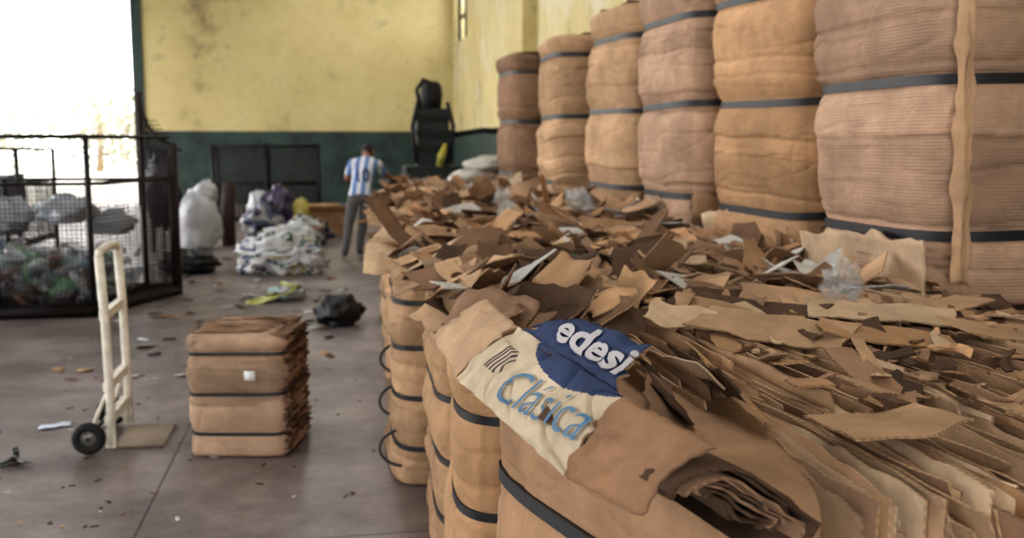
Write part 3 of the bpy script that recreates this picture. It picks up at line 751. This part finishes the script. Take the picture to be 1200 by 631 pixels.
# ------------------------------------------------------------ man
MAN = empty('man')
def skinmesh(nodes, edges, rootn, sub=2):
    names = list(nodes); me = bpy.data.meshes.new('sk')
    me.from_pydata([nodes[k][0] for k in names], [(names.index(a), names.index(c)) for a, c in edges], [])
    o = bpy.data.objects.new('sk', me); COL.objects.link(o)
    o.modifiers.new('Skin', 'SKIN'); s = o.modifiers.new('Sub', 'SUBSURF'); s.levels = sub
    if not me.skin_vertices: me.skin_vertices.new()
    for i, k in enumerate(names):
        r = nodes[k][1]; me.skin_vertices[0].data[i].radius = r if isinstance(r, tuple) else (r, r)
        me.skin_vertices[0].data[i].use_root = (k == rootn)
    bpy.context.view_layer.update(); dg = bpy.context.evaluated_depsgraph_get()
    out = bpy.data.meshes.new_from_object(o.evaluated_get(dg)); bpy.data.objects.remove(o); return out
ND = {
 'pel': ((.42, 14.30, .93), (.15, .12)), 'spi': ((.45, 14.38, 1.06), (.155, .115)), 'che': ((.49, 14.54, 1.24), (.185, .125)), 'uch': ((.51, 14.62, 1.335), (.15, .105)),
 'nek': ((.53, 14.70, 1.41), .062), 'hd': ((.545, 14.76, 1.47), .055),
 'sl': ((.325, 14.60, 1.335), .075), 'el': ((.245, 14.72, 1.10), .05), 'wl': ((.52, 14.98, 1.10), .033),
 'sr': ((.70, 14.64, 1.32), .075), 'er': ((.84, 14.80, 1.14), .05), 'wr': ((.90, 15.02, 1.12), .033),
 'hl': ((.33, 14.29, .86), .10), 'kl': ((.26, 14.37, .48), .072), 'al': ((.20, 14.27, .09), .052), 'tl': ((.19, 14.43, .045), .042),
 'hr': ((.51, 14.31, .86), .10), 'kr': ((.46, 14.47, .48), .072), 'ar': ((.40, 14.42, .09), .052), 'tr': ((.43, 14.58, .045), .042)}
EG = [('pel', 'spi'), ('spi', 'che'), ('che', 'uch'), ('uch', 'nek'), ('nek', 'hd'), ('uch', 'sl'), ('sl', 'el'), ('el', 'wl'), ('uch', 'sr'), ('sr', 'er'), ('er', 'wr'), ('pel', 'hl'), ('hl', 'kl'), ('kl', 'al'), ('al', 'tl'), ('pel', 'hr'), ('hr', 'kr'), ('kr', 'ar'), ('ar', 'tr')]
try:
    me = skinmesh(ND, EG, 'pel')
    M_SKIN = simple('skin', (150, 104, 80), .6, var=.06); M_TROUS = simple('grey_trousers', (92, 90, 92), .85, var=.15); M_SHOE = simple('dark_shoes', (40, 36, 36), .6)
    mj, nt, bs = nmat('striped_jersey')
    g = N(nt, 'ShaderNodeNewGeometry'); dt = N(nt, 'ShaderNodeVectorMath', operation='DOT_PRODUCT'); nt.links.new(g.outputs['Position'], dt.inputs[0]); dt.inputs[1].default_value = (1, -.12, -.1)
    ml = N(nt, 'ShaderNodeMath', operation='MULTIPLY'); nt.links.new(dt.outputs['Value'], ml.inputs[0]); ml.inputs[1].default_value = 2*math.pi/.125
    sn = N(nt, 'ShaderNodeMath', operation='SINE'); nt.links.new(ml.outputs[0], sn.inputs[0]); gt = N(nt, 'ShaderNodeMath', operation='GREATER_THAN'); nt.links.new(sn.outputs[0], gt.inputs[0]); gt.inputs[1].default_value = 0
    mx = N(nt, 'ShaderNodeMix', data_type='RGBA'); nt.links.new(gt.outputs[0], mx.inputs['Factor']); mx.inputs['A'].default_value = lin((208, 211, 222))+(1,); mx.inputs['B'].default_value = lin((88, 126, 184))+(1,)
    nt.links.new(mx.outputs['Result'], bs.inputs['Base Color']); bs.inputs['Roughness'].default_value = .8
    for m in (M_SKIN, mj, M_TROUS, M_SHOE): me.materials.append(m)
    bone_m = {('pel', 'spi'): 1, ('spi', 'che'): 1, ('che', 'uch'): 1, ('uch', 'nek'): 0, ('nek', 'hd'): 0, ('uch', 'sl'): 1, ('uch', 'sr'): 1, ('sl', 'el'): 'L', ('sr', 'er'): 'L', ('el', 'wl'): 0, ('er', 'wr'): 0, ('al', 'tl'): 3, ('ar', 'tr'): 3}
    for p in me.polygons:
        c = p.center; best = 9e9; bm_ = 2
        for e in EG:
            a = Vector(ND[e[0]][0]); d = Vector(ND[e[1]][0]); ab = d-a; t = max(0, min(1, (c-a).dot(ab)/ab.dot(ab)))
            dist = (c-(a+ab*t)).length-(.05 if bone_m.get(e, 2) == 1 else 0)
            if dist < best:
                best = dist; k = bone_m.get(e, 2)
                if k == 'L': k = 1 if t < .62 else 0
                if e == ('uch', 'nek'): k = 1 if t < .55 else 0
                if e[0] == 'pel' and k == 1 and c.z < .90: k = 2
                if e[0] == 'pel' and e[1] in ('hl', 'hr') and c.z > .92: k = 1
                bm_ = k
        p.material_index = bm_; p.use_smooth = True
    o = bpy.data.objects.new('body', me); COL.objects.link(o); o.parent = MAN
    hb = MB(); hc = Vector((.56, 14.80, 1.515)); Rh = Euler((-.55, 0, -.35)).to_matrix()
    SKc = (.5, .3, .2)
    n = 32; m_ = 20; base = 0
    for j in range(m_+1):
        th = math.pi*j/m_
        for i in range(n):
            ph = 2*math.pi*i/n
            d = Vector((math.sin(th)*math.cos(ph), math.sin(th)*math.sin(ph), math.cos(th)))
            p = Vector((d.x*.078, d.y*.098, d.z*.118))
            if d.z < -.1: p.x *= 1-.28*(-d.z-.1); p.y *= 1-.12*(-d.z)
            if d.y > .8 and abs(d.x) < .28: p.y += .022*max(0, 1-abs(d.z+.12)*3.5)
            if d.y > .6 and .1 < d.z < .3 and .2 < abs(d.x) < .5: p.y -= .006
            if d.y > .8 and -.5 < d.z < -.42: p.y -= .004
            hb.v.append(tuple(hc+Rh @ p))
    for j in range(m_):
        for i in range(n):
            ph = 2*math.pi*(i+.5)/n; th = math.pi*(j+.5)/m_; dz = math.cos(th); dy = math.sin(th)*math.sin(ph)
            hair = dz > .55 or (dy < .15 and dz > -.45)
            hb.face([j*n+i, (j+1)*n+i, (j+1)*n+(i+1) % n, j*n+(i+1) % n], SKc, 1 if hair else 0)
    for sx in (-1, 1):
        pts = [hc+Rh @ Vector((sx*.078, .01+.022*math.cos(t), -.005+.03*math.sin(t))) for t in [2*math.pi*k/10 for k in range(10)]]
        hb.tube(pts, .008, 6, SKc, 0, closed=True)
        e = hc+Rh @ Vector((sx*.031, .088, .018)); hb.blob(tuple(e), (.011, .011, .011), 0, 1, (.9, .9, .9), 2, n=10, ridg=False, flatbottom=False)
    def hand(w, dirv, side):
        w = Vector(w); d = Vector(dirv).normalized(); lat = d.cross(Vector((0, 0, 1))).normalized()*side
        up = Vector((0, 0, 1))
        hb.tube([w, w+d*.04, w+d*.085], [.028, .04, .037], 12, SKc, 0, flat=.42)
        for q, (s, L) in enumerate(((-.03, .068), (-.010, .078), (.011, .072), (.031, .056))):
            a = w+d*.08+lat*s; hb.tube([a, a+d*L*.45+up*.004, a+d*L*.8-up*.008, a+d*L*.95-up*.022], [.0095, .009, .008, .006], 8, SKc)
        a = w+d*.03-lat*.032; hb.tube([a, a+d*.03-lat*.022, a+d*.055-lat*.028-up*.01], [.012, .010, .008], 8, SKc)
    hand(ND['wl'][0], (.9, .45, -.12), 1); hand(ND['wr'][0], (.35, .9, -.18), -1)
    hb.build('head_and_hands', [M_SKIN, simple('black_hair', (26, 22, 22), .7), simple('eye_white', (220, 215, 210), .4)], MAN)
    bv = BVHTree.FromPolygons([v.co.copy() for v in me.vertices], [tuple(p.vertices) for p in me.polygons])
    tm = textmesh('10', .26, bold=.006)
    xs = [v.co.x for v in tm.vertices]; mxx = (max(xs)+min(xs))/2
    for v in tm.vertices:
        org = Vector((.475+(v.co.x-mxx)*.85, 13.6, 1.085+v.co.y*1.05)); h = bv.ray_cast(org, Vector((0, 1, 0)))
        v.co = (h[0]-Vector((0, .012, 0))) if h[0] else org+Vector((0, .75, 0))
    tm.materials.clear(); tm.materials.append(simple('navy_print', (34, 40, 74), .7))
    o = bpy.data.objects.new('jersey_number', tm); COL.objects.link(o); o.parent = MAN
except Exception as ex:
    print('MAN ERROR', ex)

# ------------------------------------------------------------ outside trees
for (x, y, h) in ((-19, 62, 5.5), (-14, 66, 6), (-23, 60, 6), (-10.5, 64, 5), (-28, 64, 6)):
    b = MB(); b.tube([(x, y, -.05), (x+.1, y, h*.4), (x, y, h*.75)], [.25, .18, .1], 8, LGT)
    for k in range(1500):
        d = Vector((R.gauss(0, 1), R.gauss(0, 1), R.gauss(0, 1))).normalized()*R.random()**.4
        p = Vector((x+d.x*3.6, y+d.y*2.5, h*.5+d.z*h*.5)); s = .2
        a = Vector((R.gauss(0, 1), R.gauss(0, 1), R.gauss(0, 1))).normalized()*s; c = a.cross(Vector((R.gauss(0, 1), R.gauss(0, 1), R.gauss(0, 1)))).normalized()*s
        q = len(b.v); b.v += [tuple(p-a), tuple(p-c*.5), tuple(p+a), tuple(p+c*.5)]; b.face([q, q+1, q+2, q+3], vary(lin((176, 172, 150)), .25))
    b.build('tree', [M_SCRAP])

# ------------------------------------------------------------ light
w = bpy.data.worlds.new('World'); scene.world = w; w.use_nodes = True
bg = w.node_tree.nodes['Background']; bg.inputs[0].default_value = (1.0, .985, .965, 1); bg.inputs[1].default_value = 5.0

# ------------------------------------------------------------ camera
cam = bpy.data.cameras.new('camera'); co = bpy.data.objects.new('camera', cam); COL.objects.link(co)
cam.sensor_width = 36; cam.lens = 1170/1200*36
co.location = (0, 0, 1.6)
psi = math.atan(.18236); p = math.atan(.12436)
co.rotation_euler = (math.pi/2-p, 0, -psi)
cam.clip_start = .05; cam.clip_end = 300
cam.dof.use_dof = True; cam.dof.focus_distance = 2.2; cam.dof.aperture_fstop = 3.4
scene.camera = co
scene.view_settings.view_transform = 'Standard'
try: scene.view_settings.look = 'Medium High Contrast'
except Exception as ex: print(ex)
scene.view_settings.exposure = 0.0
